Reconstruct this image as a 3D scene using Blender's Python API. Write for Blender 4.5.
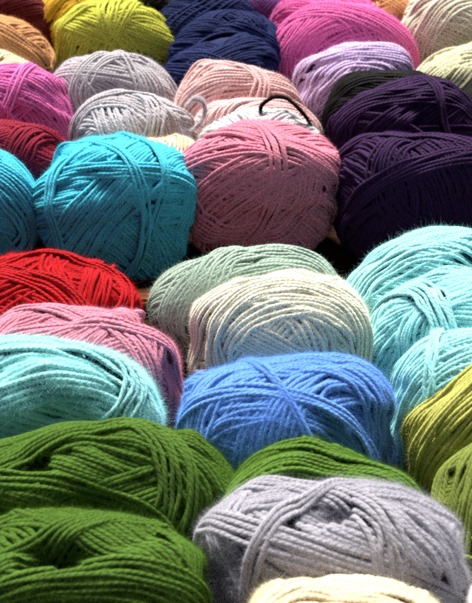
# A table-top display of yarn balls: every ball is wound strand by strand on its own core.
import bpy, math
import numpy as np
from mathutils import Vector

for o in list(bpy.data.objects):
    bpy.data.objects.remove(o)
scene = bpy.context.scene
COL = scene.collection

# ------------------------------------------------------------------ materials
def lin(c):
    return tuple(((v / 255) / 12.92 if v / 255 <= 0.04045 else ((v / 255 + 0.055) / 1.055) ** 2.4) for v in c)

class NT:
    def __init__(self, mat):
        mat.use_nodes = True
        self.t = mat.node_tree
        self.t.nodes.clear()
    def n(self, kind, **kw):
        nd = self.t.nodes.new(kind)
        for k, v in kw.items():
            if k.startswith('i_'):
                nd.inputs[int(k[2:])].default_value = v
            else:
                setattr(nd, k, v)
        return nd
    def l(self, a, b):
        self.t.links.new(a, b)
    def math(self, op, a, b=None):
        nd = self.n('ShaderNodeMath', operation=op)
        for i, s in enumerate((a, b)):
            if s is None:
                continue
            if isinstance(s, (int, float)):
                nd.inputs[i].default_value = s
            else:
                self.l(s, nd.inputs[i])
        return nd.outputs[0]

MATS = {}
def yarn_material(name, rgb, alt=None):
    """twisted three-ply acrylic yarn; uv.x runs round the strand, uv.y along it in millimetres"""
    if name in MATS:
        return MATS[name]
    m = bpy.data.materials.new(name + '_yarn')
    t = NT(m)
    uv = t.n('ShaderNodeUVMap')
    sep = t.n('ShaderNodeSeparateXYZ'); t.l(uv.outputs[0], sep.inputs[0])
    u, v = sep.outputs[0], sep.outputs[1]
    geo = t.n('ShaderNodeTexCoord')
    wob = t.n('ShaderNodeTexNoise'); wob.inputs['Scale'].default_value = 260; wob.inputs['Detail'].default_value = 3
    t.l(geo.outputs['Object'], wob.inputs['Vector'])
    ph = t.math('ADD', t.math('MULTIPLY', u, 3.0), t.math('MULTIPLY', v, 1 / PLY_REPEAT))
    ph = t.math('ADD', ph, t.math('MULTIPLY', wob.outputs[0], 0.7))
    fuz = t.n('ShaderNodeTexNoise'); fuz.inputs['Scale'].default_value = 1500; fuz.inputs['Detail'].default_value = 4; fuz.inputs['Roughness'].default_value = 0.7
    t.l(geo.outputs['Object'], fuz.inputs['Vector'])
    ply = t.math('POWER', t.math('ABSOLUTE', t.math('SINE', t.math('MULTIPLY', ph, math.pi))), 0.6)
    # fibres lie along the plies: stretched noise in (across ply, along)
    cmb = t.n('ShaderNodeCombineXYZ')
    t.l(t.math('MULTIPLY', ph, 5.0), cmb.inputs[0]); t.l(t.math('MULTIPLY', v, 0.22), cmb.inputs[1])
    fib = t.n('ShaderNodeTexNoise'); fib.inputs['Scale'].default_value = 1.0
    fib.inputs['Detail'].default_value = 3; fib.inputs['Roughness'].default_value = 0.65
    t.l(cmb.outputs[0], fib.inputs['Vector'])
    big = t.n('ShaderNodeTexNoise'); big.inputs['Scale'].default_value = 45; big.inputs['Detail'].default_value = 2
    t.l(geo.outputs['Object'], big.inputs['Vector'])
    var = t.math('ADD', t.math('MULTIPLY', fib.outputs[0], 0.45), t.math('ADD', t.math('MULTIPLY', big.outputs[0], 0.25), t.math('MULTIPLY', fuz.outputs[0], 0.3)))
    wn = t.n('ShaderNodeTexWhiteNoise', noise_dimensions='1D'); t.l(t.math('FLOOR', u), wn.inputs['W'])   # each strand took the dye a little differently
    var = t.math('ADD', var, t.math('MULTIPLY', t.math('SUBTRACT', wn.outputs[0], 0.5), 0.16))
    ramp = t.n('ShaderNodeValToRGB')
    a = lin(rgb); b = lin(alt) if alt else tuple(min(0.92, x * 1.22 + 0.004) for x in a)
    ramp.color_ramp.elements[0].position = 0.32; ramp.color_ramp.elements[0].color = tuple(x * 0.72 for x in a) + (1,)
    ramp.color_ramp.elements[1].position = 0.68; ramp.color_ramp.elements[1].color = b + (1,)
    t.l(var, ramp.inputs[0])
    hgt = t.math('ADD', t.math('MULTIPLY', ply, 0.7), t.math('ADD', t.math('MULTIPLY', fib.outputs[0], 0.8), t.math('MULTIPLY', fuz.outputs[0], 0.9)))
    bmp = t.n('ShaderNodeBump'); bmp.inputs['Strength'].default_value = 1.0; bmp.inputs['Distance'].default_value = 0.0008
    t.l(hgt, bmp.inputs['Height'])
    p = t.n('ShaderNodeBsdfPrincipled')
    t.l(ramp.outputs[0], p.inputs['Base Color']); t.l(bmp.outputs[0], p.inputs['Normal'])
    p.inputs['Roughness'].default_value = 0.8; p.inputs['Specular IOR Level'].default_value = 0.2
    p.inputs['Sheen Weight'].default_value = 0.9; p.inputs['Sheen Roughness'].default_value = 0.45
    p.inputs['Sheen Tint'].default_value = b + (1,)
    tl = t.n('ShaderNodeBsdfTranslucent'); t.l(ramp.outputs[0], tl.inputs[0])
    mx = t.n('ShaderNodeMixShader'); mx.inputs[0].default_value = 0.08
    t.l(p.outputs[0], mx.inputs[1]); t.l(tl.outputs[0], mx.inputs[2])
    out = t.n('ShaderNodeOutputMaterial'); t.l(mx.outputs[0], out.inputs[0])
    # loose fibres: thin enough for light to pass through
    f = bpy.data.materials.new(name + '_fibre'); t = NT(f)
    d = t.n('ShaderNodeBsdfDiffuse'); tr = t.n('ShaderNodeBsdfTranslucent'); mx = t.n('ShaderNodeMixShader')
    for s in (d, tr): s.inputs[0].default_value = tuple(min(0.9, x * 1.2 + 0.05 * max(a) + 0.002) for x in a) + (1,)  # colour lightened beyond the yarn's, painting in glints and backlit glow
    mx.inputs[0].default_value = 0.5
    t.l(d.outputs[0], mx.inputs[1]); t.l(tr.outputs[0], mx.inputs[2])
    out = t.n('ShaderNodeOutputMaterial'); t.l(mx.outputs[0], out.inputs[0])
    MATS[name] = (m, f)
    return MATS[name]

PLY_REPEAT = 2.7          # millimetres between one ply and the next along the strand

# ------------------------------------------------------------------ winding
RES = 300
DEBUG = False
def octa(d):
    """unit directions -> integer cells of an octahedral map (x axis through the ball's ends)"""
    d = d / np.abs(d).sum(-1, keepdims=True)
    x, y, z = d[..., 1], d[..., 2], d[..., 0]
    sx = np.where(x >= 0, 1.0, -1.0); sy = np.where(y >= 0, 1.0, -1.0)
    fx = np.where(z < 0, (1 - np.abs(y)) * sx, x); fy = np.where(z < 0, (1 - np.abs(x)) * sy, y)
    i = np.clip(((fx + 1) * 0.5 * RES).astype(int), 0, RES - 1); j = np.clip(((fy + 1) * 0.5 * RES).astype(int), 0, RES - 1)
    return i * RES + j

def nrm(v):
    return v / np.maximum(np.linalg.norm(v, axis=-1, keepdims=True), 1e-12)

def circ_max(h, k):
    m = h.copy()
    for s in range(1, k + 1):
        m = np.maximum(m, np.maximum(np.roll(h, s), np.roll(h, -s)))
    return m
def circ_blur(h, k):
    w = np.hanning(2 * k + 3)[1:-1]; w /= w.sum()
    return sum(np.roll(h, s) * w[s + k] for s in range(-k, k + 1))

def octa_dirs():
    g = (np.arange(RES) + 0.5) / RES * 2 - 1
    fx, fy = np.meshgrid(g, g, indexing='ij')
    z = 1 - np.abs(fx) - np.abs(fy)
    x = np.where(z < 0, (1 - np.abs(fy)) * np.where(fx >= 0, 1, -1), fx); y = np.where(z < 0, (1 - np.abs(fx)) * np.where(fy >= 0, 1, -1), fy)
    return nrm(np.stack([z, x, y], -1).reshape(-1, 3))
OCT_DIRS = octa_dirs()

class Ball:
    def __init__(self, axes, e, r, npts, seed, pits=(), core=0.0028, dips=2):
        self.a = np.array(axes) - core; self.e = e; self.r = r; self.n = npts
        pr = np.random.default_rng(seed + 900)
        pits = tuple(pits) + tuple((tuple(nrm(np.array([pr.normal(), -abs(pr.normal()) - 0.2, pr.normal() + 0.4]))), pr.uniform(0.10, 0.2), pr.uniform(0.002, 0.006)) for _ in range(dips))
        self.pits = pits
        self.rng = np.random.default_rng(seed)
        self.lumps = [(nrm(self.rng.normal(size=3)), self.rng.uniform(1.6, 5.0), self.rng.uniform(0, 6.28), self.rng.normal() * 0.0014) for _ in range(7)]
        self.H = self.floor(OCT_DIRS); self.loops = []; self.thick = 0.42
    def floor(self, d):
        """how deep the packed inside lies: hollows where the ball is loosely wound"""
        f = np.full(d.shape[:-1], -0.009)
        for (pd, sig, dep) in self.pits:
            f = f - dep * np.exp(-(1 - d @ nrm(np.array(pd))) / (0.5 * sig ** 2))
        return f
    def surf(self, d):
        k = (np.abs(d) ** self.e).sum(-1, keepdims=True) ** (-1 / self.e)
        p = k * d
        nn = nrm(np.sign(p) * np.abs(p) ** (self.e - 1) / self.a)
        q = p * self.a
        for (ld, fq, ph, am) in self.lumps:     # soft balls sag and bulge
            q = q + nn * (am * np.sin(fq * (d @ ld) + ph))[..., None]
        return q, nn
    def loop(self, n, c, part=0, wob=1.0, lift=0.0, shared=None):
        n = nrm(np.array(n, float)); rng = self.rng
        ref = np.array([0, 0, 1.0]) if abs(n[2]) < 0.8 else np.array([0, 1.0, 0])
        u = nrm(np.cross(n, ref)); v = np.cross(n, u)
        N = self.n; t = np.arange(N) / N * 2 * np.pi
        cc = np.full(N, c)
        for k, am, ph in (shared or []):
            cc = cc + wob * am * np.sin(k * t + ph)
        for k in (2, 3, 5, 8, 11):
            cc = cc + wob * 0.0045 * rng.normal() * np.sin(k * t + rng.uniform(0, 6.28))
        cc = np.clip(cc, -0.95, 0.95); s = np.sqrt(1 - cc * cc)
        d = cc[:, None] * n + s[:, None] * (np.cos(t)[:, None] * u + np.sin(t)[:, None] * v)
        # even spacing along the true surface
        p, nn = self.surf(d)
        seg = np.linalg.norm(np.roll(p, -1, 0) - p, axis=1); L = np.concatenate([[0], np.cumsum(seg)])
        want = np.arange(N) / N * L[-1]
        d2 = np.vstack([d, d[:1]])
        d = nrm(np.stack([np.interp(want, L, d2[:, i]) for i in range(3)], 1))
        p, nn = self.surf(d)
        T = nrm(np.roll(p, -1, 0) - np.roll(p, 1, 0)); S = np.cross(T, nn)
        rad = np.linalg.norm(p, axis=1, keepdims=True)
        hs = np.stack([self.H[octa(self.dirs(p + S * (o * self.r)))] for o in (-0.55, 0, 0.55)])
        h = 0.35 * hs.max(0) + 0.65 * hs.mean(0)
        step = L[-1] / N
        k = max(1, int((0.0065 if part else 0.0028) / step)); kb = max(1, int((0.0065 if part else 0.0032) / step))
        h = circ_blur(0.5 * circ_max(h, k) + 0.5 * h, kb) + lift 
        # stamp
        M = 3; tt = np.arange(N * M) / M
        pi = np.stack([np.interp(tt, np.arange(N + 1), np.append(p[:, i], p[0, i])) for i in range(3)], 1)
        Si = np.stack([np.interp(tt, np.arange(N + 1), np.append(S[:, i], S[0, i])) for i in range(3)], 1)
        hi = np.interp(tt, np.arange(N + 1), np.append(h, h[0]))
        for o in np.linspace(-1.0, 1.0, 9):
            cell = octa(self.dirs(pi + Si * (o * self.r)))
            np.maximum.at(self.H, cell, hi + self.r * (1 + (2 * self.thick - 1) * math.sqrt(max(0, 1 - o * o))))
        self.loops.append(dict(d=d, p=p, n=nn, S=S, h=h, L=L[-1], part=part))
    def dirs(self, p):
        return nrm(p / self.a)
    def band(self, n, c, count, part=0, wob=1.0, shuffle=True, gap=1.0, fan=0.0):
        n = nrm(np.array(n, float)); rng = self.rng
        c = max(-0.66, min(0.66, c))
        dc = 1.82 * self.r * gap * np.linalg.norm(n / self.a) * math.sqrt(max(0.15, 1 - c * c)) * 0.95
        cs = c + (np.arange(count) - (count - 1) / 2) * dc
        order = np.arange(count)
        if shuffle and count > 2:
            order = order[::-1] if rng.random() < 0.5 else order
        ax = nrm(np.cross(n, rng.normal(size=3)))
        shared = [(k, 0.022 / k ** 0.7 * rng.normal(), rng.uniform(0, 6.28)) for k in (1, 2, 3, 5)]
        for i in order:
            f = fan * (i - (count - 1) / 2) / max(1, count) + rng.normal() * 0.010
            if abs(cs[i]) < 0.80:
                self.loop(n + ax * f, cs[i] + rng.normal() * 0.08 * dc, part, wob, 0.0, shared)

    def settle(self):
        """pull the whole winding in or out so that its outer layer lies on the ball's true outline"""
        med = self.med = np.median(self.H); lim = 0.0060
        if DEBUG: print('BALL', round(med * 1000, 2), np.round(np.percentile(self.H - med, [5, 25, 75, 95]) * 1000, 1))
        def g(h, d):
            pit = self.floor(d) + 0.009
            return np.where(h > med, lim * np.tanh((h - med) / (1.6 * lim)) * 1.3, np.maximum(0.42 * (h - med) + 0.6 * pit, -0.03)) - 0.0004
        self.g = g
        self.H = g(self.H, OCT_DIRS)
        for lp in self.loops: lp['h'] = g(lp['h'] + self.r, lp['d']) - self.r
    # ------------------------------------------------------------ meshing
    def mesh(self, part, sides, fuzz, fuzz_len, fuzz_w, fine=True):
        r = self.r; V = []; Fq = []; UVs = []; off = 0; roots = []
        ang = np.arange(sides) / sides * 2 * np.pi
        rng = self.rng
        for lp in self.loops:
            if lp['part'] != part:
                continue
            d, p, nn, S, h = lp['d'], lp['p'], lp['n'], lp['S'], lp['h']
            c = p + nn * (h + r)[:, None]
            top = self.H[octa(d)] - (h + 1.3 * r)
            keep = (top < 1.9 * r) & (d[:, 2] > -0.86)
            keep = keep | np.roll(keep, 1) | np.roll(keep, -1)
            if keep.sum() < 4:
                continue
            T = nrm(np.gradient(c, axis=0) if lp.get('open') else np.roll(c, -1, 0) - np.roll(c, 1, 0)); Sd = nrm(np.cross(T, nn)); Nn = np.cross(Sd, T)
            N = len(c)
            rr = r * (1 + 0.07 * np.sin(np.arange(N) * 0.21 + rng.uniform(0, 6)) + 0.05 * rng.normal(size=N))
            ring = c[:, None, :] + rr[:, None, None] * (np.cos(ang)[None, :, None] * Nn[:, None, :] * 0.94 + np.sin(ang)[None, :, None] * Sd[:, None, :] * 1.05)
            kf = keep & np.roll(keep, -1)
            if lp.get('open'): kf[-1] = False
            i0 = np.nonzero(kf)[0]; i1 = (i0 + 1) % N
            s = np.arange(sides); s1 = (s + 1) % sides
            q = np.stack([np.repeat(i0, sides) * sides + np.tile(s, len(i0)), np.repeat(i0, sides) * sides + np.tile(s1, len(i0)),
                          np.repeat(i1, sides) * sides + np.tile(s1, len(i0)), np.repeat(i1, sides) * sides + np.tile(s, len(i0))], 1)
            mm = lp['L'] * 1000 / N; y0 = rng.uniform(0, 50)
            va = np.repeat(i0 * mm + y0, sides); vb = va + mm
            ua = np.tile(s / sides, len(i0)) * 0.998 + 0.001 + int(rng.integers(0, 40)); ub = ua + 0.998 / sides
            uv = np.stack([np.stack([ua, va], 1), np.stack([ub, va], 1), np.stack([ub, vb], 1), np.stack([ua, vb], 1)], 1)
            # compact the vertices that stay
            used = np.unique(q); remap = np.full(N * sides, -1); remap[used] = np.arange(len(used))
            V.append(ring.reshape(-1, 3)[used]); Fq.append(remap[q] + off); UVs.append(uv.reshape(-1, 2)); off += len(used)
            ok = np.nonzero((top < 0.7 * r) & (d[:, 2] > -0.5) & (d[:, 1] < 0.55))[0]
            if len(ok):
                roots.append(np.hstack([c[ok], Nn[ok], T[ok], Sd[ok]]))
        if part == 0:                       # the packed inside, shown only through gaps between the strands
            cp, cf = core_mesh(self)
            cf = np.array(cf); V.append(cp); Fq.append(cf + off)
            th = np.arange(24).repeat(48); ph = np.tile(np.arange(48), 24)
            UVs.append(np.stack([np.stack([(th + k) * 0.66, (ph + j) * 4.0], 1) for k, j in ((0, 0), (0, 1), (1, 1), (1, 0))], 1).reshape(-1, 2))
        if not V: return None
        V = np.vstack(V); Fq = np.vstack(Fq); UVs = np.vstack(UVs)
        nq = len(Fq)
        # loose fibres: short curved slivers rooted in the strands
        R = np.vstack(roots)
        cnt = fuzz
        pick = R[rng.integers(0, len(R), cnt)]
        c0, n0, t0, s0 = pick[:, :3], pick[:, 3:6], pick[:, 6:9], pick[:, 9:12]
        fi = rng.uniform(-1.5, 1.5, (cnt, 1))
        base = np.cos(fi) * n0 + np.sin(fi) * s0
        dr = nrm(base * rng.uniform(0.25, 1.0, (cnt, 1)) + t0 * rng.normal(0, 0.8, (cnt, 1)) + 0.35 * rng.normal(size=(cnt, 3)))
        ln = fuzz_len * rng.lognormal(0, 0.5, (cnt, 1))
        bend = nrm(rng.normal(size=(cnt, 3)) - 0.4 * n0)
        p0 = c0 + base * r * 0.9
        p1 = p0 + dr * ln * 0.5
        p2 = p1 + nrm(dr + bend * 0.8) * ln * 0.5
        wd = nrm(np.cross(dr, rng.normal(size=(cnt, 3)))) * fuzz_w * rng.uniform(0.6, 1.3, (cnt, 1))
        if fine:
            fv = np.stack([p0 - wd, p0 + wd, p1 + wd * 0.8, p1 - wd * 0.8, p2], 1).reshape(-1, 3)
            b = len(V) + np.arange(cnt) * 5
            quad = np.stack([b, b + 1, b + 2, b + 3], 1); tri = np.stack([b + 3, b + 2, b + 4], 1)
        else:
            fv = np.stack([p0 - wd, p0 + wd, p2], 1).reshape(-1, 3)
            b = len(V) + np.arange(cnt) * 3
            quad = np.zeros((0, 4), int); tri = np.stack([b, b + 1, b + 2], 1)
        V = np.vstack([V, fv]); nf = len(quad)
        me = bpy.data.meshes.new('yarn')
        me.vertices.add(len(V)); me.vertices.foreach_set('co', V.astype(np.float32).ravel())
        li = np.concatenate([Fq.ravel(), quad.ravel(), tri.ravel()]).astype(np.int32)
        tot = np.concatenate([np.full(nq + nf, 4), np.full(cnt, 3)]).astype(np.int32)
        st = np.concatenate([[0], np.cumsum(tot)[:-1]]).astype(np.int32)
        me.loops.add(len(li)); me.loops.foreach_set('vertex_index', li)
        me.polygons.add(len(tot)); me.polygons.foreach_set('loop_start', st); me.polygons.foreach_set('loop_total', tot)
        me.polygons.foreach_set('use_smooth', np.ones(len(tot), bool))
        me.polygons.foreach_set('material_index', np.concatenate([np.zeros(nq), np.ones(nf + cnt)]).astype(np.int32))
        uvl = me.uv_layers.new(name='UVMap')
        uvs = np.vstack([UVs, np.zeros((len(li) - nq * 4, 2))]).astype(np.float32)
        uvl.data.foreach_set('uv', uvs.ravel())
        me.update(calc_edges=True)
        return me
def core_mesh(ball):
    """the packed inside of the ball, a closed surface just under the first strands"""
    nu, nv = 48, 24
    V = []; F = []
    th = np.linspace(0, np.pi, nv + 1); ph = np.arange(nu) / nu * 2 * np.pi
    T, P = np.meshgrid(th, ph, indexing='ij')
    d = np.stack([np.cos(T), np.sin(T) * np.cos(P), np.sin(T) * np.sin(P)], -1).reshape(-1, 3)
    p, nn = ball.surf(d)
    p = p + nn * (ball.g(ball.floor(d), d) - 0.0036)[:, None]
    for i in range(nv):
        for j in range(nu):
            F.append((i * nu + j, i * nu + (j + 1) % nu, (i + 1) * nu + (j + 1) % nu, (i + 1) * nu + j))
    return p, F

def base_winding(b, style, rng):
    """the machine's layers under the hand-seen top wraps: groups of parallel turns, precessing round the long axis"""
    cnt = style.get('groups', 15); phi = rng.uniform(0, 6.28)
    for g in range(cnt):
        phi += 2.399963 + rng.normal() * 0.25
        for _ in range(20):
            a = math.radians(rng.uniform(*style.get('tilt', (38, 88))))
            n = (math.cos(a), math.sin(a) * math.cos(phi), math.sin(a) * math.sin(phi))
            if abs(n[1]) < 0.66: break
            phi += 0.5
        b.band(n, rng.normal() * style.get('spread', 0.22), int(rng.integers(6, 19)), wob=style.get('wob', 1.0), fan=rng.normal() * 0.22)

def tag(o, label=None, cat=None, group=None, kind=None):
    for k, v in (('label', label), ('category', cat), ('group', group), ('kind', kind)):
        if v:
            o[k] = v
    return o

COLOURS = {
    'turquoise': ((84, 204, 240),),
    'aqua': ((160, 226, 234),),
    'red': ((172, 3, 18),),
    'dusty_pink': ((212, 142, 162),),
    'mauve': ((222, 140, 162),),
    'cream': ((255, 244, 206),),
    'sage': ((156, 176, 162),),
    'blue': ((104, 154, 222),),
    'green': ((68, 100, 26),),
    'leaf_green': ((74, 108, 30),),
    'olive_green': ((112, 126, 54),),
    'olive_yellow': ((184, 184, 96),),
    'grey': ((186, 182, 186),),
    'ash_grey': ((158, 157, 166),),
    'beige': ((248, 214, 180),),
    'purple': ((46, 16, 62),),
    'black': ((9, 8, 9),),
    'white': ((238, 238, 242),),
    'peach': ((255, 192, 190),),
    'navy': ((16, 30, 78),),
    'hot_pink': ((255, 112, 178),),
    'lilac': ((216, 192, 250),),
    'tan': ((210, 158, 108),),
    'mustard': ((206, 164, 48),),
    'lime': ((194, 196, 76),),
    'magenta': ((255, 122, 188),),
    'burgundy': ((132, 16, 46),),
    'sand': ((240, 226, 188),),
    'plum': ((72, 20, 82),),
    'maroon': ((84, 8, 18),),
    'pale_grey': ((226, 224, 230),),
}
HS = []
GROUP = 'balls of yarn packed on the display table'
def yarn_ball(label, colour, loc, axes, e=2.3, yaw=0.0, roll=0.0, seed=1, r=0.00116, npts=150, sides=7, fuzz=6000,
              flen=0.0019, fw=0.00004, style=None, pits=(), bands=(), part_names=(), dips=2):
    rng = np.random.default_rng(seed * 7 + 3)
    b = Ball(axes, e, r, npts, seed, pits, dips=dips)
    base_winding(b, style or {}, rng)
    b.H0 = b.H.copy(); b.thick = 0.68
    for bd in bands:
        n, c, count, part = bd[:4]
        if part: b.thick = 0.85
        b.band(n, c, count, part, wob=1.0, fan=bd[4] if len(bd) > 4 else 0.0)
    b.settle()
    mats = yarn_material(colour, *COLOURS[colour])
    me = b.mesh(0, sides, fuzz, flen, fw, npts > 200)
    o = bpy.data.objects.new('yarn_ball', me); COL.objects.link(o)
    o.location = loc; o.rotation_euler = (0, roll, yaw)
    for m in mats: me.materials.append(m)
    tag(o, label, 'yarn ball', GROUP)
    for k, pn in enumerate(part_names, 1):
        pm = b.mesh(k, sides, max(60, fuzz // 22), flen, fw, npts > 200)
        if pm is None: continue
        for m in mats: pm.materials.append(m)
        po = bpy.data.objects.new(pn, pm); COL.objects.link(po); po.parent = o
    return o

yarn_ball('cream beige yarn ball at the bottom edge in front of the big grey ball', 'beige',
          (0.0431, 0.3304, 0.0640), (0.0386, 0.0360, 0.0287), e=2.10, yaw=0.000, roll=0.000, seed=11, npts=260, sides=9, fuzz=170000, fw=1.8e-05,
          bands=(((0.034, 0.828, -0.560), -0.444, 8, 1),
                 ((0.023, 0.827, -0.562), -0.359, 6, 2),),
          part_names=('arch_wrap', 'cross_wrap'))
yarn_ball('large fuzzy grey yarn ball at the front with strands crossing in an arch', 'ash_grey',
          (0.0416, 0.3914, 0.0450), (0.0611, 0.0360, 0.0494), e=2.10, yaw=0.000, roll=0.000, seed=77, npts=260, sides=9, fuzz=170000, fw=1.8e-05, r=0.00131, dips=0, flen=0.0024,
          pits=(((-0.016, -0.471, 0.882), 0.20, 0.0130), ((-0.259, -0.681, 0.685), 0.12, 0.0060),),
          bands=(((0.420, 0.186, 0.889), 0.530, 8, 0),
                 ((0.836, 0.395, 0.380), 0.568, 12, 0),
                 ((-0.103, 0.925, 0.366), 0.327, 6, 0),
                 ((0.443, 0.506, 0.740), 0.029, 4, 0),
                 ((0.450, -0.303, 0.840), -0.000, 10, 0),
                 ((0.649, -0.262, 0.714), 0.000, 6, 0),
                 ((0.419, 0.577, 0.701), 0.026, 4, 1),
                 ((0.709, 0.580, -0.400), -0.457, 5, 2),
                 ((-0.761, 0.635, -0.133), -0.070, 3, 3),),
          part_names=('cross_wrap', 'arch_wrap', 'arch_wrap'))
yarn_ball('green yarn ball with a dark hollow in its top at the lower left corner', 'green',
          (-0.0718, 0.3682, 0.0450), (0.0595, 0.0360, 0.0464), e=2.10, yaw=0.000, roll=0.000, seed=13, npts=260, sides=9, fuzz=170000, fw=1.8e-05, r=0.00110,
          pits=(((0.019, -0.406, 0.914), 0.20, 0.0260),),
          bands=(((0.511, 0.851, 0.123), 0.286, 10, 0),
                 ((-0.112, 0.248, -0.962), -0.898, 7, 0),
                 ((0.725, 0.603, 0.333), 0.474, 9, 0),
                 ((-0.656, 0.732, 0.185), 0.075, 6, 0),
                 ((-0.243, 0.963, 0.119), -0.442, 4, 1),
                 ((-0.183, 0.961, 0.205), -0.484, 4, 2),),
          part_names=('cross_wrap', 'cross_wrap'))
yarn_ball('big green yarn ball behind the front green one, touching the grey ball', 'green',
          (-0.0625, 0.4338, 0.0450), (0.0654, 0.0360, 0.0468), e=2.10, yaw=0.000, roll=0.000, seed=14, npts=260, sides=9, fuzz=170000, fw=1.8e-05, r=0.00110,
          pits=(((-0.365, -0.487, 0.793), 0.20, 0.0160), ((0.104, -0.691, 0.716), 0.25, 0.0130),),
          bands=(((0.499, 0.770, 0.397), -0.585, 6, 0),
                 ((0.619, 0.643, 0.450), 0.669, 13, 0),
                 ((-0.025, 0.835, -0.550), -0.812, 7, 0),
                 ((-0.094, 0.882, -0.462), -0.853, 5, 0),
                 ((-0.416, 0.873, -0.254), -0.220, 7, 0),
                 ((0.463, 0.628, -0.625), -0.423, 7, 1),
                 ((0.355, 0.925, 0.137), -0.571, 3, 2),),
          part_names=('arch_wrap', 'cross_wrap'))
yarn_ball('bright green yarn ball wedged between the blue ball and the big grey ball', 'leaf_green',
          (0.0403, 0.4240, 0.0450), (0.0504, 0.0360, 0.0379), e=2.10, yaw=0.000, roll=0.000, seed=15, npts=260, sides=9, fuzz=170000, fw=1.8e-05, r=0.00110,
          bands=(((0.111, 0.495, -0.862), -0.809, 8, 0),
                 ((0.097, 0.774, -0.626), -0.796, 8, 1),
                 ((0.304, 0.879, -0.367), -0.081, 5, 2),),
          part_names=('arch_wrap', 'cross_wrap'))
yarn_ball('dark olive green yarn ball at the right edge beside the big grey ball', 'olive_green',
          (0.1360, 0.4338, 0.0450), (0.0484, 0.0360, 0.0475), e=2.10, yaw=0.349, roll=0.000, seed=16, npts=260, sides=9, fuzz=170000, fw=1.8e-05, r=0.00110,
          bands=(((-0.443, 0.815, -0.373), 0.183, 9, 1),
                 ((0.627, 0.258, -0.735), -0.585, 7, 2),),
          part_names=('arch_wrap', 'cross_wrap'))
yarn_ball('yellow olive yarn ball at the right edge in front of pale aqua balls', 'olive_yellow',
          (0.1411, 0.4909, 0.0450), (0.0567, 0.0360, 0.0575), e=2.10, yaw=0.262, roll=0.000, seed=17, npts=260, sides=9, fuzz=170000, fw=1.8e-05, r=0.00110,
          bands=(((-0.028, 0.957, 0.290), -0.219, 9, 1),
                 ((-0.309, 0.924, 0.223), 0.346, 10, 2),),
          part_names=('arch_wrap', 'cross_wrap'))
yarn_ball('pale grey white yarn ball just peeking in at the lower right corner', 'pale_grey',
          (0.1330, 0.3620, 0.0450), (0.0405, 0.0360, 0.0282), e=2.10, yaw=0.000, roll=0.000, seed=18, npts=260, sides=9, fuzz=170000, fw=1.8e-05)
yarn_ball('cornflower blue yarn ball with one strand running diagonally across it', 'blue',
          (0.0239, 0.4884, 0.0450), (0.0570, 0.0360, 0.0483), e=2.10, yaw=0.000, roll=0.000, seed=19, npts=260, sides=9, fuzz=170000, fw=1.8e-05, r=0.00117,
          bands=(((-0.549, 0.802, -0.236), -0.894, 6, 0),
                 ((0.150, 0.988, 0.040), -0.692, 8, 0),
                 ((-0.692, 0.647, -0.321), -0.771, 7, 0),
                 ((-0.058, 0.856, -0.514), -0.558, 8, 0),
                 ((-0.301, 0.841, -0.450), -0.219, 6, 0),
                 ((0.257, 0.954, 0.156), -0.422, 3, 1),
                 ((0.909, 0.365, 0.200), -0.042, 2, 2),),
          part_names=('arch_wrap', 'diagonal_strand'))
yarn_ball('pale aqua yarn ball at the left edge behind the green balls', 'aqua',
          (-0.0960, 0.4943, 0.0450), (0.0631, 0.0360, 0.0509), e=2.10, yaw=0.000, roll=0.000, seed=20, npts=260, sides=9, fuzz=170000, fw=1.8e-05, r=0.00124, flen=0.0026,
          pits=(((0.469, 0.024, 0.883), 0.15, 0.0060), ((-0.082, -0.673, 0.735), 0.20, 0.0060),),
          bands=(((0.055, 0.979, 0.197), -0.056, 12, 0),
                 ((-0.282, 0.862, -0.421), -0.818, 6, 0),
                 ((-0.268, 0.961, -0.061), -0.810, 5, 0),
                 ((-0.160, 0.698, -0.698), -0.971, 7, 0),
                 ((-0.067, 0.798, -0.599), -0.849, 5, 1),
                 ((0.030, 0.535, -0.844), -0.796, 5, 2),),
          part_names=('arch_wrap', 'cross_wrap'))
yarn_ball('pale aqua yarn ball at the right, frontmost of the three in its stack', 'aqua',
          (0.1290, 0.5099, 0.0450), (0.0552, 0.0360, 0.0520), e=2.10, yaw=0.000, roll=0.000, seed=21, npts=190, sides=8, fuzz=120000, fw=2.4e-05, r=0.00110,
          bands=(((-0.160, 0.987, 0.030), -0.305, 9, 0),
                 ((-0.251, 0.948, 0.194), 0.474, 9, 1),
                 ((0.989, -0.117, -0.088), -0.570, 3, 2),),
          part_names=('arch_wrap', 'vertical_wrap'))
yarn_ball('pale aqua yarn ball at the right with a knotted loop, middle of three', 'aqua',
          (0.1323, 0.5748, 0.0450), (0.0569, 0.0360, 0.0479), e=2.10, yaw=0.000, roll=0.000, seed=22, npts=190, sides=8, fuzz=120000, fw=2.4e-05, r=0.00110,
          bands=(((0.279, 0.955, 0.098), -0.543, 9, 0),
                 ((-0.148, 0.909, -0.390), -0.627, 8, 0),
                 ((0.470, 0.670, -0.575), -0.449, 9, 1),
                 ((0.959, 0.261, -0.111), -0.724, 8, 2),),
          part_names=('arch_wrap', 'knotted_loop'))
yarn_ball('pale aqua yarn ball at the right, hindmost of the three, under the purple ball', 'aqua',
          (0.1246, 0.6170, 0.0450), (0.0588, 0.0360, 0.0468), e=2.10, yaw=0.000, roll=0.000, seed=23, npts=190, sides=8, fuzz=120000, fw=2.4e-05, r=0.00110,
          bands=(((-0.075, 0.997, -0.012), 0.066, 11, 1),
                 ((0.310, 0.899, -0.308), -0.775, 7, 2),),
          part_names=('arch_wrap', 'cross_wrap'))
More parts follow.
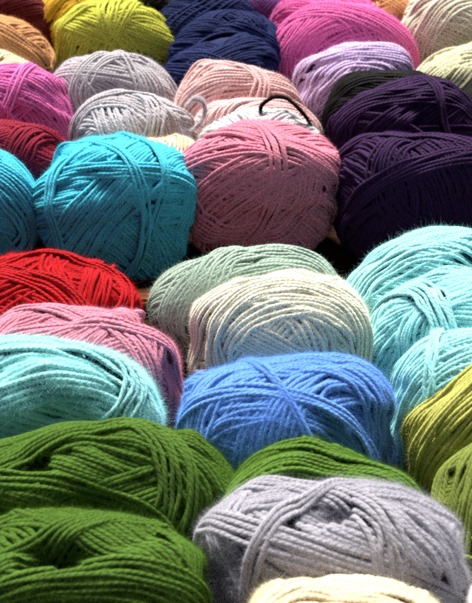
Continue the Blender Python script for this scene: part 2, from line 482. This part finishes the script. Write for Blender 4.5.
yarn_ball('dusty pink yarn ball between the red ball and the pale aqua ball', 'dusty_pink',
          (-0.0810, 0.5414, 0.0450), (0.0555, 0.0360, 0.0442), e=2.10, yaw=0.000, roll=0.000, seed=24, npts=190, sides=8, fuzz=120000, fw=2.4e-05, r=0.00103,
          bands=(((0.148, 0.938, -0.314), -0.097, 12, 0),
                 ((0.070, 0.609, -0.790), -0.704, 7, 0),
                 ((0.548, 0.788, -0.281), -0.270, 6, 1),
                 ((-0.116, 0.980, 0.160), -0.148, 4, 2),),
          part_names=('arch_wrap', 'cross_wrap'))
yarn_ball('cream white yarn ball in the middle behind the blue ball', 'cream',
          (0.0258, 0.5748, 0.0450), (0.0546, 0.0360, 0.0486), e=2.10, yaw=0.000, roll=0.000, seed=25, npts=190, sides=8, fuzz=120000, fw=2.4e-05, r=0.00110,
          bands=(((0.496, 0.244, 0.833), 0.000, 9, 0),
                 ((0.405, 0.892, -0.204), -0.768, 8, 0),
                 ((0.377, 0.822, 0.427), 0.000, 9, 0),
                 ((-0.097, 0.985, -0.146), -0.675, 7, 0),
                 ((-0.065, 0.997, 0.036), -0.180, 5, 1),
                 ((-0.081, 0.925, -0.372), -0.694, 5, 2),),
          part_names=('arch_wrap', 'cross_wrap'))
yarn_ball('sage grey green yarn ball behind the cream ball in the middle', 'sage',
          (0.0047, 0.6101, 0.0450), (0.0559, 0.0360, 0.0441), e=2.10, yaw=0.000, roll=0.000, seed=26, npts=190, sides=8, fuzz=120000, fw=2.4e-05, r=0.00117,
          bands=(((-0.411, 0.892, -0.189), -0.376, 9, 0),
                 ((-0.343, 0.808, 0.479), 0.508, 8, 1),
                 ((-0.439, 0.696, -0.568), -0.662, 9, 2),),
          part_names=('arch_wrap', 'cross_wrap'))
yarn_ball('bright red yarn ball at the left edge in front of the turquoise ball', 'red',
          (-0.1090, 0.6021, 0.0450), (0.0583, 0.0360, 0.0436), e=2.10, yaw=0.000, roll=0.000, seed=27, npts=190, sides=8, fuzz=120000, fw=2.4e-05, r=0.00103,
          bands=(((-0.123, 0.957, -0.263), -0.817, 8, 0),
                 ((-0.807, 0.055, -0.588), -0.935, 8, 0),
                 ((0.971, -0.076, -0.226), 0.355, 9, 0),
                 ((-0.128, 0.431, -0.893), -0.850, 6, 1),
                 ((0.492, 0.859, -0.140), -0.541, 6, 2),),
          part_names=('arch_wrap', 'cross_wrap'))
yarn_ball('turquoise yarn ball standing whole in the middle row, left of the mauve ball', 'turquoise',
          (-0.0819, 0.7537, 0.0450), (0.0555, 0.0400, 0.0540), e=2.45, yaw=0.000, roll=0.000, seed=28, npts=190, sides=8, fuzz=120000, fw=2.4e-05, dips=1,
          bands=(((-0.573, 0.299, 0.763), 0.805, 9, 0),
                 ((0.918, 0.354, -0.178), 0.665, 9, 0),
                 ((0.775, -0.237, -0.586), 0.000, 17, 0),
                 ((-0.059, 0.694, 0.718), 0.045, 5, 1),
                 ((0.753, -0.619, 0.223), -0.000, 3, 2),
                 ((0.799, 0.503, -0.329), -0.000, 3, 3),
                 ((0.781, 0.619, -0.083), -0.262, 3, 4),),
          part_names=('arch_wrap', 'vertical_wrap', 'vertical_wrap', 'diagonal_wrap'))
yarn_ball('turquoise yarn ball cut off by the left edge of the picture', 'turquoise',
          (-0.1877, 0.7489, 0.0450), (0.0531, 0.0400, 0.0496), e=2.10, yaw=0.000, roll=0.000, seed=29, npts=190, sides=8, fuzz=120000, fw=2.4e-05,
          bands=(((0.047, 0.913, -0.405), -0.218, 12, 1),
                 ((-0.083, 0.984, 0.159), -0.512, 10, 2),),
          part_names=('arch_wrap', 'cross_wrap'))
yarn_ball('mauve pink yarn ball standing between the turquoise ball and the purple ball', 'mauve',
          (0.0184, 0.7799, 0.0450), (0.0556, 0.0400, 0.0554), e=2.30, yaw=0.000, roll=0.000, seed=30, npts=150, sides=7, fuzz=75000, fw=3.0e-05, r=0.00121, dips=0,
          bands=(((0.315, 0.498, 0.808), -0.029, 13, 0),
                 ((-0.362, 0.734, 0.574), -0.306, 11, 0),
                 ((-0.595, 0.472, 0.651), -0.325, 8, 0),
                 ((0.233, 0.862, -0.451), -0.772, 8, 0),
                 ((0.337, 0.617, 0.711), 0.371, 7, 0),
                 ((0.140, 0.804, 0.578), -0.137, 4, 1),
                 ((0.795, 0.530, -0.296), -0.445, 5, 2),),
          part_names=('arch_wrap', 'vertical_wrap'))
yarn_ball('dark purple yarn ball in front of another purple ball, above the aqua stack', 'purple',
          (0.1258, 0.7682, 0.0450), (0.0570, 0.0400, 0.0531), e=2.60, yaw=0.000, roll=0.000, seed=31, npts=190, sides=8, fuzz=120000, fw=2.4e-05,
          pits=(((-0.223, -0.561, 0.797), 0.15, 0.0060),),
          bands=(((0.879, 0.467, -0.096), -0.887, 8, 0),
                 ((0.917, 0.398, 0.003), -0.561, 8, 0),
                 ((-0.381, 0.756, -0.531), -0.930, 8, 0),
                 ((-0.356, 0.661, 0.661), -0.074, 5, 1),
                 ((0.281, 0.884, 0.373), 0.140, 5, 2),),
          part_names=('arch_wrap', 'cross_wrap'))
yarn_ball('dark purple yarn ball behind the front purple one and before the black ball', 'purple',
          (0.1295, 0.8618, 0.0450), (0.0625, 0.0360, 0.0553), e=2.10, yaw=0.000, roll=0.000, seed=32, npts=150, sides=7, fuzz=75000, fw=3.0e-05,
          bands=(((-0.346, 0.933, -0.098), -0.184, 8, 0),
                 ((-0.087, 0.923, 0.374), -0.108, 6, 1),
                 ((0.976, 0.127, 0.176), 0.346, 3, 2),),
          part_names=('arch_wrap', 'vertical_wrap'))
yarn_ball('white yarn ball showing as a strip behind the mauve ball', 'white',
          (0.0224, 0.8333, 0.0400), (0.0520, 0.0300, 0.0480), e=2.10, yaw=0.000, roll=0.000, seed=33, npts=150, sides=7, fuzz=75000, fw=3.0e-05)
yarn_ball('peach pink yarn ball under the black yarn loop, behind the white ball', 'peach',
          (0.0122, 0.8578, 0.0450), (0.0485, 0.0320, 0.0478), e=2.10, yaw=0.000, roll=0.000, seed=34, npts=150, sides=7, fuzz=75000, fw=3.0e-05,
          bands=(((-0.532, 0.846, 0.025), -0.449, 8, 1),
                 ((-0.493, 0.845, -0.206), -0.381, 6, 2),),
          part_names=('arch_wrap', 'cross_wrap'))
yarn_ball('peach pink yarn ball in front of the navy balls', 'peach',
          (0.0032, 0.9113, 0.0450), (0.0518, 0.0320, 0.0501), e=2.10, yaw=0.000, roll=0.000, seed=35, npts=150, sides=7, fuzz=75000, fw=3.0e-05,
          bands=(((-0.002, 0.857, -0.515), -0.725, 11, 0),
                 ((-0.104, 0.919, 0.380), -0.115, 8, 1),
                 ((0.484, 0.540, -0.689), -0.720, 5, 2),),
          part_names=('arch_wrap', 'cross_wrap'))
yarn_ball('grey yarn ball with a loose loop, behind the turquoise ball', 'grey',
          (-0.0745, 0.8539, 0.0450), (0.0529, 0.0360, 0.0471), e=2.10, yaw=0.000, roll=0.000, seed=36, npts=150, sides=7, fuzz=75000, fw=3.0e-05, r=0.00124,
          bands=(((0.955, 0.266, 0.130), -0.288, 12, 0),
                 ((0.447, 0.857, -0.257), -0.543, 8, 0),
                 ((0.534, 0.573, -0.622), -0.850, 6, 1),
                 ((-0.044, 0.979, 0.198), 0.190, 6, 2),),
          part_names=('arch_wrap', 'cross_wrap'))
yarn_ball('grey yarn ball in front of the lime ball, behind another grey one', 'grey',
          (-0.1005, 0.9423, 0.0450), (0.0582, 0.0360, 0.0520), e=2.10, yaw=0.000, roll=0.000, seed=37, npts=150, sides=7, fuzz=75000, fw=3.0e-05, r=0.00131,
          bands=(((0.189, 0.790, 0.583), -0.014, 9, 0),
                 ((0.863, 0.145, 0.483), -0.233, 8, 0),
                 ((0.162, 0.514, 0.842), 0.316, 5, 0),
                 ((0.421, 0.870, -0.255), -0.425, 6, 0),
                 ((-0.447, 0.788, -0.424), -0.694, 6, 1),
                 ((0.861, 0.479, -0.170), -0.132, 2, 2),),
          part_names=('arch_wrap', 'short_strand'))
yarn_ball('pale beige yarn ball barely showing between the turquoise and grey balls', 'beige',
          (-0.0659, 0.7816, 0.0450), (0.0436, 0.0300, 0.0423), e=2.10, yaw=0.000, roll=0.000, seed=38, npts=150, sides=7, fuzz=75000, fw=3.0e-05)
yarn_ball('burgundy yarn ball at the left edge below the magenta ball', 'burgundy',
          (-0.1718, 0.8219, 0.0450), (0.0498, 0.0360, 0.0414), e=2.10, yaw=0.000, roll=0.000, seed=39, npts=150, sides=7, fuzz=75000, fw=3.0e-05, r=0.00117,
          bands=(((-0.917, 0.399, -0.008), -0.632, 9, 1),
                 ((0.038, 0.891, 0.453), 0.428, 9, 2),),
          part_names=('arch_wrap', 'cross_wrap'))
yarn_ball('bright magenta pink yarn ball at the left edge above the burgundy ball', 'magenta',
          (-0.1851, 0.9113, 0.0450), (0.0574, 0.0360, 0.0497), e=2.10, yaw=0.000, roll=0.000, seed=40, npts=150, sides=7, fuzz=75000, fw=3.0e-05, r=0.00110,
          bands=(((0.153, 0.922, 0.355), -0.219, 11, 0),
                 ((-0.397, 0.875, -0.278), -0.468, 9, 1),
                 ((0.946, -0.107, -0.307), 0.077, 4, 2),),
          part_names=('arch_wrap', 'vertical_wrap'))
yarn_ball('cream beige yarn ball at the left edge between the tan and magenta balls', 'beige',
          (-0.2009, 0.9562, 0.0450), (0.0414, 0.0360, 0.0480), e=2.10, yaw=0.000, roll=0.000, seed=41, npts=150, sides=7, fuzz=75000, fw=3.0e-05)
yarn_ball('tan brown yarn ball at the upper left edge', 'tan',
          (-0.2147, 1.0360, 0.0450), (0.0558, 0.0360, 0.0513), e=2.10, yaw=0.000, roll=0.000, seed=42, npts=150, sides=7, fuzz=75000, fw=3.0e-05, r=0.00117,
          bands=(((0.416, 0.617, 0.668), 0.183, 9, 1),
                 ((-0.676, 0.191, -0.711), -0.886, 8, 2),),
          part_names=('arch_wrap', 'cross_wrap'))
yarn_ball('mustard yellow yarn ball behind the lime ball at the upper left', 'mustard',
          (-0.1393, 1.1064, 0.0450), (0.0505, 0.0360, 0.0532), e=2.10, yaw=0.000, roll=0.000, seed=43, npts=150, sides=7, fuzz=75000, fw=3.0e-05)
yarn_ball('lime yellow green yarn ball at the top with diagonal strands', 'lime',
          (-0.1111, 1.0744, 0.0450), (0.0576, 0.0360, 0.0539), e=2.10, yaw=0.000, roll=0.000, seed=44, npts=150, sides=7, fuzz=75000, fw=3.0e-05, r=0.00145,
          bands=(((-0.531, 0.763, 0.369), -0.208, 12, 0),
                 ((0.323, 0.258, 0.910), 0.366, 10, 0),
                 ((-0.457, 0.851, 0.258), 0.178, 6, 0),
                 ((-0.688, 0.379, -0.618), -0.844, 6, 1),
                 ((0.850, -0.114, -0.514), -0.120, 3, 2),),
          part_names=('arch_wrap', 'diagonal_wrap'))
yarn_ball('navy blue yarn ball, frontmost of the navy balls, behind the peach ball', 'navy',
          (-0.0128, 0.9849, 0.0450), (0.0510, 0.0320, 0.0505), e=2.10, yaw=0.000, roll=0.000, seed=45, npts=150, sides=7, fuzz=75000, fw=3.0e-05)
yarn_ball('navy blue yarn ball, the middle one of the three navy balls', 'navy',
          (-0.0089, 1.0413, 0.0450), (0.0516, 0.0320, 0.0518), e=2.10, yaw=0.000, roll=0.000, seed=46, npts=150, sides=7, fuzz=75000, fw=3.0e-05)
yarn_ball('navy blue yarn ball, hindmost of the three, at the top edge', 'navy',
          (-0.0245, 1.1094, 0.0450), (0.0563, 0.0360, 0.0502), e=2.10, yaw=0.000, roll=0.000, seed=47, npts=150, sides=7, fuzz=75000, fw=3.0e-05)
yarn_ball('dark plum yarn ball at the top edge between navy and pink balls', 'plum',
          (0.0137, 1.1590, 0.0450), (0.0506, 0.0360, 0.0394), e=2.10, yaw=0.000, roll=0.000, seed=48, npts=150, sides=7, fuzz=75000, fw=3.0e-05)
yarn_ball('large hot pink yarn ball at the top, behind the lilac ball', 'hot_pink',
          (0.0963, 1.0494, 0.0450), (0.0663, 0.0360, 0.0577), e=2.10, yaw=0.000, roll=0.000, seed=49, npts=150, sides=7, fuzz=75000, fw=3.0e-05, r=0.00124,
          bands=(((-0.261, 0.954, 0.146), -0.544, 9, 0),
                 ((-0.215, 0.973, -0.088), -0.831, 9, 0),
                 ((0.469, 0.827, -0.308), -0.705, 9, 1),
                 ((0.353, 0.802, 0.482), 0.113, 8, 2),),
          part_names=('arch_wrap', 'cross_wrap'))
yarn_ball('hot pink yarn ball at the top edge behind the large hot pink one', 'hot_pink',
          (0.0866, 1.1064, 0.0450), (0.0609, 0.0360, 0.0511), e=2.10, yaw=0.000, roll=0.000, seed=50, npts=150, sides=7, fuzz=75000, fw=3.0e-05)
yarn_ball('lilac yarn ball between the hot pink ball and the black ball', 'lilac',
          (0.0953, 0.9492, 0.0450), (0.0527, 0.0360, 0.0523), e=2.10, yaw=0.000, roll=0.000, seed=51, npts=150, sides=7, fuzz=75000, fw=3.0e-05, r=0.00117,
          bands=(((-0.070, 0.994, -0.080), -0.568, 9, 0),
                 ((0.057, 0.553, 0.831), 0.509, 7, 1),
                 ((-0.048, 0.796, 0.603), 0.373, 6, 2),),
          part_names=('arch_wrap', 'cross_wrap'))
yarn_ball('black yarn ball behind the purple balls, before the lilac ball', 'black',
          (0.1197, 0.8922, 0.0450), (0.0564, 0.0360, 0.0524), e=2.10, yaw=0.000, roll=0.000, seed=52, npts=150, sides=7, fuzz=75000, fw=3.0e-05,
          bands=(((0.249, 0.958, 0.140), -0.070, 10, 0),))
yarn_ball('cream white yarn ball in the top right corner behind the sand ball', 'cream',
          (0.2085, 1.1154, 0.0450), (0.0603, 0.0360, 0.0586), e=2.10, yaw=0.000, roll=0.000, seed=53, npts=150, sides=7, fuzz=75000, fw=3.0e-05, r=0.00124,
          bands=(((0.357, 0.930, -0.092), -0.716, 9, 1),
                 ((-0.272, 0.962, -0.035), -0.713, 11, 2),),
          part_names=('arch_wrap', 'cross_wrap'))
yarn_ball('sand cream yarn ball with brownish strands at the right edge', 'sand',
          (0.2008, 0.9800, 0.0450), (0.0558, 0.0360, 0.0509), e=2.10, yaw=0.000, roll=0.000, seed=54, npts=150, sides=7, fuzz=75000, fw=3.0e-05, r=0.00124,
          bands=(((0.096, 0.993, -0.064), -0.634, 9, 1),
                 ((0.642, 0.400, -0.654), -0.771, 7, 2),),
          part_names=('arch_wrap', 'cross_wrap'))
yarn_ball('light tan yarn ball at the top between hot pink and cream balls', 'tan',
          (0.1610, 1.1462, 0.0450), (0.0462, 0.0360, 0.0454), e=2.10, yaw=0.000, roll=0.000, seed=55, npts=150, sides=7, fuzz=75000, fw=3.0e-05)
yarn_ball('very dark maroon yarn ball in the top left corner behind the tan ball', 'maroon',
          (-0.2160, 1.0975, 0.0450), (0.0577, 0.0360, 0.0558), e=2.10, yaw=0.000, roll=0.000, seed=56, npts=150, sides=7, fuzz=75000, fw=3.0e-05)
yarn_ball('added black yarn ball filling the dark gap at the top edge between the lime and navy balls', 'black',
          (-0.0705, 1.1987, 0.0450), (0.0501, 0.0360, 0.0450), e=2.10, yaw=0.000, roll=0.000, seed=57, npts=150, sides=7, fuzz=75000, fw=3.0e-05)  # added ball, black to keep the gap behind lime and navy dark

def strand_tube(pts, r, sides, fuzz, flen, fw, seed):
    """one loose strand along a smooth path through pts, with the same ply and fibres as the balls"""
    P = np.array(pts); n = len(P); out = []
    E = np.vstack([2 * P[0] - P[1], P, 2 * P[-1] - P[-2]])
    for i in range(n - 1):
        p0, p1, p2, p3 = E[i:i + 4]
        for t in np.arange(14) / 14:
            out.append(0.5 * (2 * p1 + (p2 - p0) * t + (2 * p0 - 5 * p1 + 4 * p2 - p3) * t * t + (3 * p1 - p0 - 3 * p2 + p3) * t ** 3))
    c = np.array(out + [P[-1]]); N = len(c)
    T = nrm(np.gradient(c, axis=0)); up = np.array([0.1, -0.5, 0.9])
    S = nrm(np.cross(T, up)); Nn = np.cross(S, T)
    b = Ball((.05, .05, .05), 2, r, N, seed); b.H[:] = -1; b.med = 0
    L = np.linalg.norm(np.diff(c, axis=0), axis=1).sum()
    b.loops = [dict(d=np.tile([0., 0, 1], (N, 1)), p=c - Nn * r, n=Nn, S=S, h=np.zeros(N), L=L, part=1, open=True)]
    return b.mesh(1, sides, fuzz, flen, fw)

# ------------------------------------------------------------------ loose strands
loop = bpy.data.objects.new('yarn_end', strand_tube([(0.0205, 0.832, 0.0732), (0.0181, 0.826, 0.0825), (0.018, 0.824, 0.091), (0.0223, 0.825, 0.0951), (0.0288, 0.827, 0.0974), (0.0368, 0.829, 0.0952), (0.044, 0.826, 0.0902), (0.05, 0.826, 0.0833), (0.055, 0.832, 0.0732)], 0.0012, 9, 6000, 0.0016, 3e-5, 5)); COL.objects.link(loop)
for m in yarn_material('black', *COLOURS['black']): loop.data.materials.append(m)
tag(loop, 'loose black end of yarn curled in an open loop on the peach ball', 'yarn end')
grey_owner = next(o for o in COL.objects if o.get('label', '').startswith('grey yarn ball with a loose loop'))
for k, pts in enumerate([[(-0.0363, 0.838, 0.0872), (-0.0306, 0.835, 0.0917), (-0.0254, 0.832, 0.0919), (-0.0232, 0.83, 0.0887), (-0.0238, 0.826, 0.0825), (-0.0275, 0.822, 0.0784), (-0.0321, 0.826, 0.0717)], [(-0.0342, 0.838, 0.0872), (-0.0305, 0.835, 0.0938), (-0.0254, 0.832, 0.0943), (-0.022, 0.83, 0.0887), (-0.0228, 0.826, 0.0825), (-0.0275, 0.822, 0.0763), (-0.0321, 0.826, 0.0717)]]):
    o = bpy.data.objects.new('loose_loop', strand_tube(pts, 0.0007, 7, 4000, 0.0016, 3.5e-5, 40 + k)); COL.objects.link(o)
    for m in yarn_material('grey', *COLOURS['grey']): o.data.materials.append(m)
    o.parent = grey_owner
    o.location = [-v for v in grey_owner.location]

# ------------------------------------------------------------------ the table under the yarn
def wood_material(name, rgb, scale):
    m = bpy.data.materials.new(name); t = NT(m)
    tc = t.n('ShaderNodeTexCoord'); mp = t.n('ShaderNodeMapping'); mp.inputs['Scale'].default_value = (3, 45, 45)
    t.l(tc.outputs['Object'], mp.inputs[0])
    nz = t.n('ShaderNodeTexNoise'); nz.inputs['Scale'].default_value = scale; nz.inputs['Detail'].default_value = 6
    t.l(mp.outputs[0], nz.inputs['Vector'])
    rp = t.n('ShaderNodeValToRGB'); a = lin(rgb)
    rp.color_ramp.elements[0].position = .3; rp.color_ramp.elements[0].color = tuple(x * .5 for x in a) + (1,)
    rp.color_ramp.elements[1].position = .7; rp.color_ramp.elements[1].color = tuple(x * 1.4 for x in a) + (1,)
    t.l(nz.outputs[0], rp.inputs[0])
    b = t.n('ShaderNodeBump'); b.inputs['Strength'].default_value = .5; b.inputs['Distance'].default_value = .001
    t.l(nz.outputs[0], b.inputs['Height'])
    p = t.n('ShaderNodeBsdfDiffuse')
    t.l(rp.outputs[0], p.inputs['Color']); t.l(b.outputs[0], p.inputs['Normal'])
    o = t.n('ShaderNodeOutputMaterial'); t.l(p.outputs[0], o.inputs[0])
    return m

def box_object(name, lo, hi, mat, bevel=0.002):
    import bmesh
    bm = bmesh.new(); bmesh.ops.create_cube(bm, size=1)
    for v in bm.verts:
        v.co = Vector([(lo[i] + hi[i]) / 2 + v.co[i] * (hi[i] - lo[i]) for i in range(3)])
    if bevel:
        bmesh.ops.bevel(bm, geom=list(bm.edges), offset=bevel, segments=2, affect='EDGES')
    me = bpy.data.meshes.new(name); bm.to_mesh(me); bm.free()
    me.materials.append(mat)
    o = bpy.data.objects.new(name, me); COL.objects.link(o)
    return o

table = box_object('table', (-1.6, -0.1, -0.04), (1.6, 2.4, 0.0), wood_material('table_wood', (40, 26, 20), 6))
tag(table, kind='structure')
slat = box_object('wooden_slat', (-0.55, 0.682, 0.0005), (0.55, 0.700, 0.012), wood_material('slat_wood', (112, 68, 46), 9))
tag(slat, 'dark brown wooden slat lying across the table between front and back yarn balls', 'wooden slat')

# ------------------------------------------------------------------ light
SUN_EL, SUN_AZ = math.radians(63), math.radians(-12)
w = bpy.data.worlds.new('World'); scene.world = w; w.use_nodes = True
nt = w.node_tree; nt.nodes.clear()
sky = nt.nodes.new('ShaderNodeTexSky'); sky.sky_type = 'NISHITA'; sky.sun_disc = False
sky.air_density = 0.35; sky.dust_density = 4.0; sky.ozone_density = 0.3; sky.sun_elevation = SUN_EL; sky.sun_rotation = SUN_AZ
bg = nt.nodes.new('ShaderNodeBackground'); bg.inputs[1].default_value = 0.052
wo = nt.nodes.new('ShaderNodeOutputWorld'); nt.links.new(sky.outputs[0], bg.inputs[0]); nt.links.new(bg.outputs[0], wo.inputs[0])
ld = bpy.data.lights.new('sun', 'SUN'); ld.energy = 5.0; ld.angle = math.radians(18.0); ld.color = (1.0, 0.96, 0.9)
lo = bpy.data.objects.new('sun', ld); COL.objects.link(lo)
sd = Vector((math.sin(SUN_AZ) * math.cos(SUN_EL), math.cos(SUN_AZ) * math.cos(SUN_EL), math.sin(SUN_EL)))
lo.rotation_euler = sd.to_track_quat('Z', 'Y').to_euler()

# ------------------------------------------------------------------ camera
cd = bpy.data.cameras.new('camera'); cam = bpy.data.objects.new('camera', cd); COL.objects.link(cam)
cam.location = (0, 0, 0.405); cam.rotation_euler = (math.radians(60), 0, 0)
cd.sensor_fit = 'VERTICAL'; cd.sensor_height = 24; cd.lens = 12 / math.tan(math.radians(14))
cd.clip_start = 0.02; cd.clip_end = 50
cd.dof.use_dof = True; cd.dof.focus_distance = 0.68; cd.dof.aperture_fstop = 18
scene.camera = cam
scene.view_settings.view_transform = 'Standard'; scene.view_settings.look = 'None'
scene.view_settings.exposure = 1.5; scene.view_settings.gamma = 1.0
scene.render.engine = 'CYCLES'
scene.cycles.max_bounces = 8; scene.cycles.diffuse_bounces = 3; scene.cycles.use_denoising = False; scene.cycles.denoiser = 'OPENIMAGEDENOISE'; scene.cycles.denoising_input_passes = 'RGB_ALBEDO_NORMAL'; scene.cycles.filter_width = 2.0; scene.cycles.use_adaptive_sampling = False
